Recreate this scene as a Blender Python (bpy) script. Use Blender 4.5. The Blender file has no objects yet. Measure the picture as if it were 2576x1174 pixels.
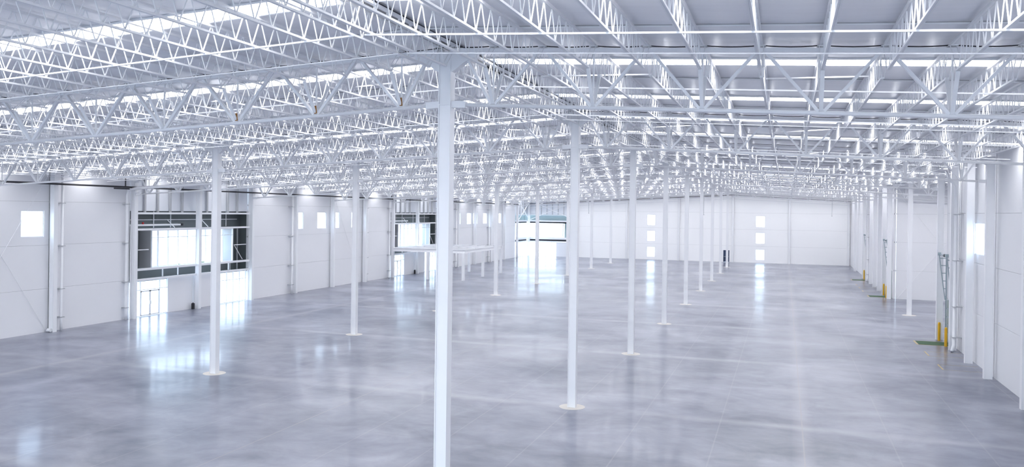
import bpy, math, random
from mathutils import Vector, Matrix
random.seed(7)
# ------------------------------------------------------------------ constants (design units x S = metres)
S = 1.14
XR, SP = -7.41, 16.12            # ridge column line, transverse bay
X2, X3, XL = XR-SP, XR+SP, XR-2*SP
Y0, B = 16.96, 12.0              # first cross girder, longitudinal bay
SL = 0.052                       # roof slope
JS = SP/14                       # joist spacing
ZB, ZT, ZR = 9.69, 10.97, 11.13  # bottom chord centre, top chord top, roof sheet, at the ridge
YE = 125.2                       # far wall face
WL, WR = -39.98, 9.05            # faces of the long walls
def zs(z, x): return z - SL*abs(x-XR)
C = bpy.context.scene.collection

# ------------------------------------------------------------------ materials
def new_mat(name):
    m = bpy.data.materials.new(name); m.use_nodes = True
    return m, m.node_tree.nodes, m.node_tree.links, m.node_tree.nodes['Principled BSDF']
def paint(name, col, rough=.5, metal=0, var=.04, scale=1.5, spec=.5, bump=0):
    m, N, L, b = new_mat(name)
    tc = N.new('ShaderNodeTexCoord'); nz = N.new('ShaderNodeTexNoise'); nz.inputs['Scale'].default_value = scale
    nz.inputs['Detail'].default_value = 4
    L.new(tc.outputs['Object'], nz.inputs['Vector'])
    mx = N.new('ShaderNodeMix'); mx.data_type = 'RGBA'
    mx.inputs['A'].default_value = (*[max(0, c*(1-var)) for c in col], 1)
    mx.inputs['B'].default_value = (*[min(1, c*(1+var)) for c in col], 1)
    L.new(nz.outputs['Fac'], mx.inputs['Factor']); L.new(mx.outputs['Result'], b.inputs['Base Color'])
    b.inputs['Roughness'].default_value = rough; b.inputs['Metallic'].default_value = metal
    b.inputs['Specular IOR Level'].default_value = spec
    if bump:
        bp = N.new('ShaderNodeBump'); bp.inputs['Strength'].default_value = bump; bp.inputs['Distance'].default_value = .02
        n2 = N.new('ShaderNodeTexNoise'); n2.inputs['Scale'].default_value = 40; L.new(tc.outputs['Object'], n2.inputs['Vector'])
        L.new(n2.outputs['Fac'], bp.inputs['Height']); L.new(bp.outputs['Normal'], b.inputs['Normal'])
    return m
M = {}
M['steel'] = paint('white_steel_paint', (.84, .845, .86), .38, var=.03)
M['joist'] = paint('white_joist_paint', (.82, .825, .835), .42, var=.03)
M['wall'] = paint('white_precast', (.81, .812, .83), .6, var=.025, scale=.25, bump=.15)
M['sheet'] = paint('white_sheet', (.74, .76, .80), .45, var=.04, scale=.8)
M['wallfar'] = paint('daylit_white_precast', (.94, .94, .94), .6, var=.015, scale=.25)  # same precast, lightened: the far end's stronger daylight is put into the colour
M['seal'] = paint('joint_sealant', (.42, .42, .43), .8)
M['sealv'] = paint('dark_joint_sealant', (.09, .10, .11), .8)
M['black'] = paint('black_rubber_and_gap_shade', (.02, .02, .025), .6)
M['clad'] = paint('dark_cladding', (.13, .15, .155), .5, var=.15, scale=.7)
M['clad2'] = paint('grey_green_cladding', (.30, .37, .37), .5, var=.1, scale=.7)
M['galv'] = paint('galvanised_steel', (.33, .40, .43), .45, 0, var=.1, scale=6)
M['grey'] = paint('grey_bracket', (.45, .46, .48), .5)
M['yellow'] = paint('yellow_paint', (.72, .40, .01), .45, var=.06, scale=4)
M['mark'] = paint('worn_yellow_marking', (.50, .40, .22), .7, var=.2, scale=3)
M['green'] = paint('green_dock_plate', (.05, .11, .055), .8, var=.2, scale=5)
M['doorg'] = paint('grey_green_door_panel', (.33, .38, .36), .5, var=.06, scale=2)
M['navy'] = paint('dark_blue_door', (.02, .04, .10), .4)
M['red'] = paint('red_valve', (.5, .02, .02), .4)
M['rust'] = paint('rust_bleed', (.36, .17, .05), .8, var=.3, scale=9)
M['ridge'] = paint('ridge_cover', (.34, .34, .33), .6)
M['pad'] = paint('column_pad_mortar', (.62, .59, .55), .8, var=.05, scale=4)
M['alu'] = paint('white_aluminium', (.85, .86, .88), .35)
M['ground'] = paint('pale_paving', (.80, .76, .68), .85, var=.06, scale=.3)
M['hedge'] = paint('leaf_green', (.16, .28, .10), .8, var=.4, scale=3)

# roof insulation foil
m, N, L, b = new_mat('roof_foil')
tc = N.new('ShaderNodeTexCoord'); mp = N.new('ShaderNodeMapping'); mp.inputs['Scale'].default_value = (.35, 3.2, 1)
nz = N.new('ShaderNodeTexNoise'); nz.inputs['Scale'].default_value = 1.3; nz.inputs['Detail'].default_value = 5
L.new(tc.outputs['Object'], mp.inputs['Vector']); L.new(mp.outputs['Vector'], nz.inputs['Vector'])
rp = N.new('ShaderNodeMix'); rp.data_type = 'RGBA'
rp.inputs['A'].default_value = (.80, .80, .825, 1); rp.inputs['B'].default_value = (.90, .90, .92, 1)
L.new(nz.outputs['Fac'], rp.inputs['Factor']); L.new(rp.outputs['Result'], b.inputs['Base Color'])
b.inputs['Roughness'].default_value = .30; b.inputs['Metallic'].default_value = .15
bp = N.new('ShaderNodeBump'); bp.inputs['Strength'].default_value = .35; bp.inputs['Distance'].default_value = .03
L.new(nz.outputs['Fac'], bp.inputs['Height']); L.new(bp.outputs['Normal'], b.inputs['Normal'])
M['foil'] = m

# skylight: translucent daylight panel
for kk, st in (('sky0', 12.5), ('sky1', 14.5), ('sky2', 15.0)):
    m, N, L, b = new_mat('daylight_through_'+kk)
    N.remove(b); em = N.new('ShaderNodeEmission'); em.inputs['Color'].default_value = (.965, .97, 1, 1)
    em.inputs['Strength'].default_value = st
    L.new(em.outputs[0], N['Material Output'].inputs['Surface']); M[kk] = m

# glass
m, N, L, b = new_mat('clear_glass')
N.remove(b); tr = N.new('ShaderNodeBsdfTransparent'); gl = N.new('ShaderNodeBsdfGlossy'); mx = N.new('ShaderNodeMixShader')
tr.inputs['Color'].default_value = (.95, .98, 1, 1); gl.inputs['Roughness'].default_value = .02; mx.inputs['Fac'].default_value = .06
L.new(tr.outputs[0], mx.inputs[1]); L.new(gl.outputs[0], mx.inputs[2]); L.new(mx.outputs[0], N['Material Output'].inputs['Surface'])
M['glass'] = m

# polished concrete floor
def floor_mat():
    m, N, L, b = new_mat('polished_concrete')
    def val(op, a, b2=None, c=None, clamp=False):
        n = N.new('ShaderNodeMath'); n.operation = op; n.use_clamp = clamp
        for i, v in enumerate((a, b2, c)):
            if v is None: continue
            if isinstance(v, (int, float)): n.inputs[i].default_value = v
            else: L.new(v, n.inputs[i])
        return n.outputs[0]
    tc = N.new('ShaderNodeTexCoord')
    mp = N.new('ShaderNodeMapping'); mp.inputs['Scale'].default_value = (1/S, 1/S, 1/S); L.new(tc.outputs['Object'], mp.inputs['Vector'])
    def noise(sx, sy, sc, det, dist=0, rgh=.55, off=0):
        q = N.new('ShaderNodeMapping'); q.inputs['Scale'].default_value = (sx, sy, 1); q.inputs['Location'].default_value = (off, off*1.7, 0)
        L.new(mp.outputs['Vector'], q.inputs['Vector'])
        n = N.new('ShaderNodeTexNoise'); n.inputs['Scale'].default_value = sc; n.inputs['Detail'].default_value = det
        n.inputs['Distortion'].default_value = dist; n.inputs['Roughness'].default_value = rgh
        L.new(q.outputs['Vector'], n.inputs['Vector']); return n.outputs['Fac']
    n1 = noise(.8, 1.0, .20, 4, .8, .55)             # large blotches
    n2 = noise(.9, 1.0, .55, 6, .7, .62, 11)        # wiping streaks
    n3 = noise(.7, 1.1, 1.3, 5, .4, .6, 31)          # fine streaks
    s = val('ADD', val('MULTIPLY', n1, .48), val('ADD', val('MULTIPLY', n2, .35), val('MULTIPLY', n3, .17)))
    s = val('MULTIPLY_ADD', s, 3.7, -1.35, clamp=True)
    mix = N.new('ShaderNodeMix'); mix.data_type = 'RGBA'
    mix.inputs['A'].default_value = (.070, .080, .125, 1); mix.inputs['B'].default_value = (.285, .297, .360, 1)
    L.new(s, mix.inputs['Factor'])
    sep = N.new('ShaderNodeSeparateXYZ'); L.new(mp.outputs['Vector'], sep.inputs[0])
    wob = val('MULTIPLY_ADD', noise(1, 1, .35, 3, 0, .5, 5), .12, -.06)
    def line(axis, period, origin, hw, soft, w=None):
        a = val('ADD', axis, (w if w is not None else 0.0))
        a = val('SUBTRACT', a, origin - period/2)
        a = val('ABSOLUTE', val('SUBTRACT', val('FLOORED_MODULO', a, period), period/2))
        return val('SUBTRACT', 1.0, val('DIVIDE', val('SUBTRACT', a, hw), soft, clamp=True), clamp=True)
    col = mix.outputs['Result']
    def over(fac, c, amt, blend='MIX'):
        nonlocal col
        x = N.new('ShaderNodeMix'); x.data_type = 'RGBA'; x.blend_type = blend
        L.new(val('MULTIPLY', fac, amt), x.inputs['Factor']); L.new(col, x.inputs['A']); x.inputs['B'].default_value = c
        col = x.outputs['Result']
    brk = val('MULTIPLY_ADD', noise(1, 1, .25, 3, 0, .5, 71), 2.0, -.55, clamp=True)
    over(val('MULTIPLY', line(sep.outputs['Y'], 12.0, Y0, .05, .42, wob), brk), (.42, .42, .46, 1), .6)
    over(val('MULTIPLY', line(sep.outputs['Y'], 4.0, Y0+2.3, .01, .10, wob), brk), (.12, .12, .15, 1), .35)
    over(line(sep.outputs['X'], 2*SP, XR+SP/2, .03, .35), (.42, .41, .44, 1), .28)
    over(line(sep.outputs['X'], SP, XR+SP/2, .012, .015), (.22, .19, .19, 1), .5)
    over(line(sep.outputs['X'], SP/6, XR, .012, .02), (.40, .37, .39, 1), .2)
    L.new(col, b.inputs['Base Color'])
    rr = val('MULTIPLY_ADD', val('ADD', val('MULTIPLY', n2, .6), val('MULTIPLY', n3, .4)), .06, .275)
    L.new(rr, b.inputs['Roughness']); b.inputs['Specular IOR Level'].default_value = .34
    L.new(val('MULTIPLY_ADD', noise(1, 1, .16, 3, .4, .5, 91), 1.25, -.36, clamp=True), b.inputs['Coat Weight']); b.inputs['Coat Roughness'].default_value = .11
    return m
M['floor'] = floor_mat()

# ------------------------------------------------------------------ mesh collector
class MB:
    def __init__(s): s.v = []; s.f = []; s.smooth = False
    def quad(s, pts):
        n = len(s.v); s.v += [tuple(p) for p in pts]; s.f.append(tuple(range(n, n+len(pts)))); return s
    def hexa(s, p):          # 8 points: bottom loop 0-3, top loop 4-7
        n = len(s.v); s.v += [tuple(q) for q in p]
        s.f += [tuple(n+i for i in f) for f in ((3,2,1,0),(4,5,6,7),(0,1,5,4),(1,2,6,5),(2,3,7,6),(3,0,4,7))]; return s
    def box(s, x0, x1, y0, y1, z0, z1):
        x0, x1 = sorted((x0, x1)); y0, y1 = sorted((y0, y1)); z0, z1 = sorted((z0, z1))
        return s.hexa([(x0,y0,z0),(x1,y0,z0),(x1,y1,z0),(x0,y1,z0),(x0,y0,z1),(x1,y0,z1),(x1,y1,z1),(x0,y1,z1)])
    def bar(s, a, b, w, h, up=(0,0,1)):   # rectangular bar, w across, h along up
        a, b = Vector(a), Vector(b); d = (b-a).normalized(); u = Vector(up)
        if abs(d.dot(u)) > .98: u = Vector((0,1,0))
        r = d.cross(u).normalized()*w/2; u = r.cross(d).normalized()*h/2
        return s.hexa([a-r-u, a+r-u, b+r-u, b-r-u, a-r+u, a+r+u, b+r+u, b-r+u])
    def tube(s, a, b, r, n=8, cap=True):
        a, b = Vector(a), Vector(b); d = (b-a).normalized(); u = Vector((0,0,1)) if abs(d.z) < .9 else Vector((1,0,0))
        e1 = d.cross(u).normalized()*r; e2 = d.cross(e1).normalized()*r; k = len(s.v)
        for c in (a, b):
            for i in range(n):
                t = 2*math.pi*i/n; s.v.append(tuple(c+e1*math.cos(t)+e2*math.sin(t)))
        for i in range(n): s.f.append((k+i, k+(i+1)%n, k+n+(i+1)%n, k+n+i))
        if cap: s.f.append(tuple(k+i for i in range(n))[::-1]); s.f.append(tuple(k+n+i for i in range(n)))
        return s
    def path(s, pts, r, n=8):
        pts = [Vector(p) for p in pts]; k = len(s.v)
        d0 = (pts[1]-pts[0]).normalized(); u = Vector((0,0,1)) if abs(d0.z) < .9 else Vector((1,0,0)); e = d0.cross(u).normalized()
        for i, p in enumerate(pts):
            if i == 0: d = pts[1]-p
            elif i == len(pts)-1: d = p-pts[i-1]
            else: d = (p-pts[i-1]).normalized()+(pts[i+1]-p).normalized()
            d.normalize(); e = (e-d*e.dot(d)).normalized(); g = d.cross(e)
            for j in range(n):
                t = 2*math.pi*j/n; s.v.append(tuple(p+(e*math.cos(t)+g*math.sin(t))*r))
        for i in range(len(pts)-1):
            for j in range(n): s.f.append((k+i*n+j, k+i*n+(j+1)%n, k+(i+1)*n+(j+1)%n, k+(i+1)*n+j))
        s.f.append(tuple(k+j for j in range(n))[::-1]); s.f.append(tuple(k+(len(pts)-1)*n+j for j in range(n))); return s
    def mesh(s, name, mat, off=(0,0,0)):
        me = bpy.data.meshes.new(name)
        me.from_pydata([((x-off[0])*S, (y-off[1])*S, (z-off[2])*S) for x, y, z in s.v], [], s.f)
        me.materials.append(M[mat]); me.validate(); me.update()
        if s.smooth:
            for p in me.polygons: p.use_smooth = True
        return me
def link(name, data, parent=None, loc=(0,0,0), rz=0):
    o = bpy.data.objects.new(name, data); C.objects.link(o)
    if parent: o.parent = parent
    o.location = [c*S for c in loc]; o.rotation_euler = (0, 0, rz); return o
def tag(o, label=None, cat=None, group=None, kind=None):
    if label: o['label'] = label
    if cat: o['category'] = cat
    if group: o['group'] = group
    if kind: o['kind'] = kind
    return o
def thing(name, label, cat, loc=(0,0,0), rz=0, group=None, kind='thing'):
    o = link(name, None, None, loc, rz); o.empty_display_size = .2
    return tag(o, label, cat, group, kind)
def part(name, mb, mat, parent, off=(0,0,0), label=None):
    o = link(name, mb.mesh(name, mat, off), parent)
    if label: o['label'] = label
    return o
def solo(name, mb, mat, label, cat, loc=(0,0,0), group=None, kind='thing'):
    return tag(link(name, mb.mesh(name, mat, loc), None, loc), label, cat, group, kind)
def struct(name, mb, mat, parent=None):
    o = link(name, mb.mesh(name, mat), parent)
    if not parent: o['kind'] = 'structure'
    return o
def copy_tree(o, parent=None):
    c = o.copy(); C.objects.link(c); c.parent = parent
    for ch in o.children: copy_tree(ch, c)
    return c
def recopy(root, loc, rz, label, group=None):
    kids = list(root.children); r = root.copy(); C.objects.link(r)
    r.location = [c*S for c in loc]; r.rotation_euler = (0,0,rz); r['label'] = label
    if group: r['group'] = group
    for ch in kids: copy_tree(ch, r)
    return r
ORD = 'zeroth first second third fourth fifth sixth seventh eighth ninth tenth eleventh twelfth thirteenth fourteenth fifteenth sixteenth seventeenth eighteenth nineteenth twentieth twenty-first twenty-second twenty-third twenty-fourth twenty-fifth twenty-sixth twenty-seventh'.split()

# ------------------------------------------------------------------ camera
FL, YAW, PIT, ROL, SY, H = 2013.94, .32854, .00244, .01303, -51.15, 7.2505
f = Vector((-math.sin(YAW)*math.cos(PIT), math.cos(YAW)*math.cos(PIT), -math.sin(PIT)))
r0 = Vector((math.cos(YAW), math.sin(YAW), 0)); u0 = r0.cross(f)
rr = r0*math.cos(ROL)+u0*math.sin(ROL); uu = -r0*math.sin(ROL)+u0*math.cos(ROL)
cam = bpy.data.objects.new('camera', bpy.data.cameras.new('camera')); C.objects.link(cam)
cam.matrix_world = Matrix(((rr.x, uu.x, -f.x, 0), (rr.y, uu.y, -f.y, 0), (rr.z, uu.z, -f.z, H*S), (0,0,0,1)))
cam.data.sensor_width = 36; cam.data.lens = FL/2576*36; cam.data.shift_y = SY/2576
cam.data.clip_start = .1; cam.data.clip_end = 1500
bpy.context.scene.camera = cam
def proj(x, y, z):
    d = Vector((x, y, z-H)); w = d.dot(f)
    if w < .5: return None
    return 1288+FL*d.dot(rr)/w, 587+SY-FL*d.dot(uu)/w, w

# ------------------------------------------------------------------ floor, pads, outside
YB = -8.0
mb = MB(); mb.box(WL-.6, WR+.6, YB-.4, YE+.6, -.3, 0); mb.box(WR+.6, 25.2, 52.4, 77.9, -.3, 0)
struct('floor', mb, 'floor')
g = MB(); g.box(-400, 400, -300, 600, -.9, -.75); struct('ground_outside', g, 'ground')
apron = MB(); apron.box(-75, WL-.6, -60, 220, -.75, -.05); apron.box(WL-.6, 60, YE+.6, 200, -.75, -.05)
struct('pavement_outside', apron, 'ground')

# ------------------------------------------------------------------ walls made of precast panels
ZJ = [0, 2.48, 4.97, 7.45]
def wall(name, axis, face, out, bounds, ztop, holes=(), th=.2, gap=.012, zj=ZJ, gv=.07, mat='wall'):
    """axis 'Y': wall runs along Y at x=face, body on the `out` side. axis 'X': runs along X at y=face."""
    W = MB(); J = MB(); V = MB()
    def put(mb, u0, u1, z0, z1a, z1b, d0, d1):
        d0, d1 = face+out*d0, face+out*d1
        if axis == 'Y': P = [(d0,u0,z0),(d1,u0,z0),(d1,u1,z0),(d0,u1,z0),(d0,u0,z1a),(d1,u0,z1a),(d1,u1,z1b),(d0,u1,z1b)]
        else: P = [(u0,d0,z0),(u1,d0,z0),(u1,d1,z0),(u0,d1,z0),(u0,d0,z1a),(u1,d0,z1b),(u1,d1,z1b),(u0,d1,z1a)]
        mb.hexa(P)
    for ua, ub in zip(bounds[:-1], bounds[1:]):
        if ua is None or ub is None: continue
        for i, za in enumerate(zj):
            last = i == len(zj)-1
            zb = None if last else zj[i+1]-gap/2
            z0 = za+(gap/2 if i else 0); a, b2 = ua+gv/2, ub-gv/2
            hs = [h for h in holes if h[0] < b2 and h[1] > a and h[2] < (zb or 99) and h[3] > z0]
            us = sorted({a, b2, *[min(max(h[0], a), b2) for h in hs], *[min(max(h[1], a), b2) for h in hs]})
            for u0, u1 in zip(us[:-1], us[1:]):
                cz = [h for h in hs if h[0] <= (u0+u1)/2 <= h[1]]
                if cz:
                    h = cz[0]
                    if h[2] > z0+.01: put(W, u0, u1, z0, h[2], h[2], 0, th)
                    if last: put(W, u0, u1, h[3], ztop(u0), ztop(u1), 0, th)
                    elif h[3] < zb-.01: put(W, u0, u1, h[3], zb, zb, 0, th)
                elif last: put(W, u0, u1, z0, ztop(u0), ztop(u1), 0, th)
                else: put(W, u0, u1, z0, zb, zb, 0, th)
            if i:
                cut = sorted([(max(h[0], ua), min(h[1], ub)) for h in holes if h[0] < ub and h[1] > ua and h[2] < za < h[3]])
                u = ua
                for c0, c1 in cut+[(ub, ub)]:
                    if c0 > u: put(J, u, c0, za-.06, za+.06, za+.06, .05, .11)
                    u = c1
    ints = bounds[1:-1]
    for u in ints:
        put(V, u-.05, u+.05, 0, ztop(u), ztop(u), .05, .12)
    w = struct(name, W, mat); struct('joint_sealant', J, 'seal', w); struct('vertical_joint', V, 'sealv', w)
    return w
WIN = [0]
def window(axis, face, out, u0, u1, z0, z1, mull=(), trans=(), fr=.05, depth=.1, setback=.05, label=None, rect_only=False, extra=None):
    """framed glazing filling a hole; returns the structure object"""
    WIN[0] += 1
    F = MB(); G = MB()
    def put(mb, a, b2, c, d, e0, e1):
        e0, e1 = face+out*e0, face+out*e1
        if axis == 'Y': mb.box(e0, e1, a, b2, c, d)
        else: mb.box(a, b2, e0, e1, c, d)
    s0, s1 = setback, setback+depth
    put(F, u0, u1, z0, z0+fr, s0, s1); put(F, u0, u1, z1-fr, z1, s0, s1)
    put(F, u0, u0+fr, z0+fr, z1-fr, s0, s1); put(F, u1-fr, u1, z0+fr, z1-fr, s0, s1)
    for u in mull: put(F, u-fr/2, u+fr/2, z0+fr, z1-fr, s0, s1)
    for z in trans: put(F, u0+fr, u1-fr, z-fr/2, z+fr/2, s0+.005, s1-.005)
    put(G, u0+fr*.5, u1-fr*.5, z0+fr*.5, z1-fr*.5, s0+depth*.45, s0+depth*.55)
    e = link('window_%d' % WIN[0], None, None, (0,0,0)); e['kind'] = 'structure'
    if label: e['label'] = label
    part('window_frame', F, 'alu', e); part('glass', G, 'glass', e)
    if extra: part('door_leaf', extra, 'alu', e)
    return e
rooftop = lambda z: (lambda x: zs(z, x))
zl = zs(ZR, WL)+.05; zr_ = zs(ZR, WR)+.05
# left wall
wins = []
for b0 in (28.96, 58.96, 64.96, 94.96, 100.96, 106.96):
    wins += [(b0+.15, b0+1.6, 5.45, 6.93), (b0+3.85, b0+5.3, 5.45, 6.93)]
wins[0] = (28.2+.9, 30.55, 5.45, 6.93); wins[1] = (33.15, 34.6, 5.45, 6.93)
lb = [YB] + [-1.04+6*i for i in range(0, 8)]
wall('wall_left', 'Y', WL, -1, lb[:-0] if False else [YB, -1.04, 4.96, 10.96, 16.96, 22.96, 28.96, 34.96, 40.96], lambda y: zl, wins)
wall('wall_left_middle', 'Y', WL, -1, [52.96, 58.96, 64.96, 70.96, 76.96], lambda y: zl, wins)
wall('wall_left_far', 'Y', WL, -1, [88.96, 94.96, 100.96, 106.96, 112.96, 118.96], lambda y: zl, wins)
for h in wins: window('Y', WL, -1, *h, fr=.035)
# far wall
fw = [(-20.35, -19.1, 5.33, 7.0), (-20.35, -19.1, 2.87, 4.5), (-20.35, -19.1, .42, 2.0),
      (-4.1, -2.8, 5.33, 7.0), (-4.1, -2.8, 2.87, 4.5), (-4.1, -2.8, .42, 2.0)]
fdoor = (-8.76, -7.88, 0, 1.78)
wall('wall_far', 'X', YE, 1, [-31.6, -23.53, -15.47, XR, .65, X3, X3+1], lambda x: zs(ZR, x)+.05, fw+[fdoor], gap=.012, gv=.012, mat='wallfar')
for h in fw: window('X', YE, 1, *h, fr=.04)
D = MB(); D.box(fdoor[0]+.05, fdoor[1]-.05, YE+.04, YE+.09, .02, fdoor[3]-.05)
d = link('door_1', D.mesh('door_1', 'navy')); d['kind'] = 'structure'; d['label'] = 'dark blue personnel door in far wall'
D = MB(); D.box(fdoor[0], fdoor[0]+.05, YE+.0, YE+.12, 0, fdoor[3]); D.box(fdoor[1]-.05, fdoor[1], YE, YE+.12, 0, fdoor[3]); D.box(fdoor[0], fdoor[1], YE, YE+.12, fdoor[3]-.05, fdoor[3])
part('door_frame', D, 'navy', d)
D = MB(); D.box(fdoor[0]+.08, fdoor[1]-.08, YE-.03, YE+.03, .78, .84); part('push_bar', D, 'galv', d, label='grey push bar')
# right wall, in two stretches with the annex between
docks = [(50.25, 52.55), (78.05, 80.35), (97.2, 99.5)]
rw = [(43.2, 45.75, 5.42, 6.97)]
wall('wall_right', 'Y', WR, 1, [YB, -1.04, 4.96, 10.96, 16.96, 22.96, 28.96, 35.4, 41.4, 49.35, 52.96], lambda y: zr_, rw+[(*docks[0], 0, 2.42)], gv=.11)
for h in rw: window('Y', WR, 1, *h, fr=.03)
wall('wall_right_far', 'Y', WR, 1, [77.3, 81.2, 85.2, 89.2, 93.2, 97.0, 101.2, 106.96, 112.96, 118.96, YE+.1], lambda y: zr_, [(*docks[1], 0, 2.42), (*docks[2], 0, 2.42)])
wall('wall_annex_far', 'X', 77.3, 1, [WR+.2, 12.9, 16.8, 20.8, 25.0], lambda x: zs(ZR, x)+.05)
wall('wall_annex_near', 'X', 52.96, -1, [WR+.2, 16.8, 25.0], lambda x: zs(ZR, x)+.05)
wall('wall_annex_side', 'Y', 25.0, 1, [52.8, 58.96, 64.96, 70.96, 77.5], lambda y: zs(ZR, 25.0)+.05)
bw = [(x+1.0, x+7.0, .3, 7.2) for x in (-39.6, -31.6, -23.53, -15.47, XR, .3)]
wall('wall_back', 'X', YB, -1, [WL-.2, -31.6, -23.53, -15.47, XR, .65, WR+.2], lambda x: zs(ZR, x)+.05, bw)
for h in bw: window('X', YB, -1, *h, mull=[h[0]+1.5, h[0]+3, h[0]+4.5], trans=(2.5, 5.0), fr=.06)

# ------------------------------------------------------------------ roof: foil-backed sheets with skylight strips
SKW = .64
sky_y = []                        # (y0, y1)
for n in range(-2, 9):
    base = Y0+n*B
    for off in (2.15, 8.25 if n != -1 else 7.72):
        y = base+off
        if y-SKW/2 > YB+.2 and y+SKW/2 < YE-.3: sky_y.append((y-SKW/2, y+SKW/2))
def xs_side(side, reach):
    """x positions across one slope, 6 per joist space, with sag"""
    out = []; k = 0
    xs = []
    nseg = int(math.ceil(reach/(JS/6)))
    for i in range(nseg+1):
        d = min(i*JS/6, reach); t = (d/JS) % 1
        xs.append((XR+side*d, ZR-SL*d-.026*math.sin(math.pi*t)**.8 if 0 < t < 1 else ZR-SL*d))
    return xs
def roof_strip(mb, side, reach, d0, y0, y1, dz=0, sag=True):
    P = [(x, z) for x, z in xs_side(side, reach) if abs(x-XR) >= d0-1e-6]
    for (xa, za), (xb, zb) in zip(P[:-1], P[1:]):
        if abs(xa-xb) < 1e-6: continue
        q = [(xa, y0, za+dz), (xb, y0, zb+dz), (xb, y1, zb+dz), (xa, y1, za+dz)]
        mb.quad(q if side < 0 else q[::-1])
ceil = MB(); ceil.smooth = False
edges = [YB-.2] + [v for p in sky_y for v in p] + [YE+.2]
RL, RRt = XR-WL+.3, WR-XR+.3
for y0, y1 in zip(edges[::2], edges[1::2]):
    roof_strip(ceil, -1, RL, .12, y0, y1)
    if y0 > 53 and y1 < 77.2: roof_strip(ceil, 1, 25.2-XR, .12, y0, y1)
    else:
        roof_strip(ceil, 1, RRt, .12, y0, y1)
for y0, y1 in zip(edges[::2], edges[1::2]):      # parts of the annex roof next to its end walls
    if y0 <= 53 < y1 or y0 < 77.2 < y1:
        a, c = max(y0, 52.7), min(y1, 77.5)
        ceil.quad([(WR+.3, a, zs(ZR, WR+.3)), (25.2, a, zs(ZR, 25.2)), (25.2, c, zs(ZR, 25.2)), (WR+.3, c, zs(ZR, WR+.3))][::-1])
ceil.box(XR-.3, XR+.3, YB-.2, YE+.2, ZR+.01, ZR+.06)
ce = struct('ceiling', ceil, 'foil')
for p in ce.data.polygons: p.use_smooth = True
vis_i = 0
for i, (y0, y1) in enumerate(sky_y):
    for side in (-1, 1):
        x0 = XR+side*.3
        x1 = (WL-.2) if side < 0 else (25.1 if (y0 > 53 and y1 < 77.2) else WR+.2)
        e = thing('skylight', '', 'skylight', (x0, y0, zs(ZR, x0)))
        yy = (y0+y1)/2
        bay = int(math.floor((yy-Y0)/B)); which = 'near' if (yy-Y0) % B < 5 else 'distant'
        sidew = 'window-wall' if side < 0 else 'dock-wall'
        if bay < 0: e['label'] = 'bright translucent skylight strip before the first cross girder, %s %s slope' % ('higher' if bay == -1 and which == 'distant' else 'overhead', sidew)
        else: e['label'] = 'bright translucent skylight strip on %s roof slope, %s one past the %s cross girder' % (sidew, 'first' if which == 'near' else 'second', ORD[bay+1])
        e['group'] = 'translucent skylight strips across the roof'
        pn = MB(); a, c = (x1, x0) if side < 0 else (x0, x1)
        q = [(x0, y0-.02, zs(ZR, x0)+.03), (x1, y0-.02, zs(ZR, x1)+.03), (x1, y1+.02, zs(ZR, x1)+.03), (x0, y1+.02, zs(ZR, x0)+.03)]
        pn.quad(q if side < 0 else q[::-1])
        part('panel', pn, 'sky0' if bay < 3 else 'sky1' if bay < 6 else 'sky2', e, (x0, y0, zs(ZR, x0)))
        fm = MB()
        for yk in (y0-.06, y1+.06): fm.bar((x0, yk, zs(ZR, x0)-.05), (x1, yk, zs(ZR, x1)-.05), .03, .03)
        part('edge_angle', fm, 'joist', e, (x0, y0, zs(ZR, x0)))
        cb = MB()
        for yk in (y0-.035, y1+.035): cb.bar((x0, yk, zs(ZR, x0)+.0), (x1, yk, zs(ZR, x1)+.0), .03, .12)
        part('curb', cb, 'sheet', e, (x0, y0, zs(ZR, x0)))
# lapped seams with thin battens
seam = MB(); seamd = MB()
for n in range(-1, 9):
    for off in (4.6, 10.4):
        y = Y0+n*B+off
        for side, xe in ((-1, WL+.1), (1, WR-.1)):
            seam.bar((XR+side*.2, y, zs(ZR, XR+.2)-.055), (xe, y, zs(ZR, xe)-.055), .035, .03)
            seamd.bar((XR+side*.2, y-.02, zs(ZR, XR+.2)-.03), (xe, y-.02, zs(ZR, xe)-.03), .012, .02)
s = struct('trim_1', seam, 'joist'); s['label'] = 'thin battens under the roof sheet laps'
struct('lap_seal', seamd, 'seal', s)

# ridge cover between the two ridge joists
rc = MB(); rc.box(XR-.13, XR+.13, YB, YE, ZR-.035, ZR-.015)
o = struct('trim_2', rc, 'ridge'); o['label'] = 'grey ridge cover strip along the roof peak'
rk = MB()
for sgn in (-1, 1): rk.box(XR+sgn*.16-.025, XR+sgn*.16+.025, YB, YE, ZR-.06, ZR-.02)
struct('gap_strip', rk, 'black', o)

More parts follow.
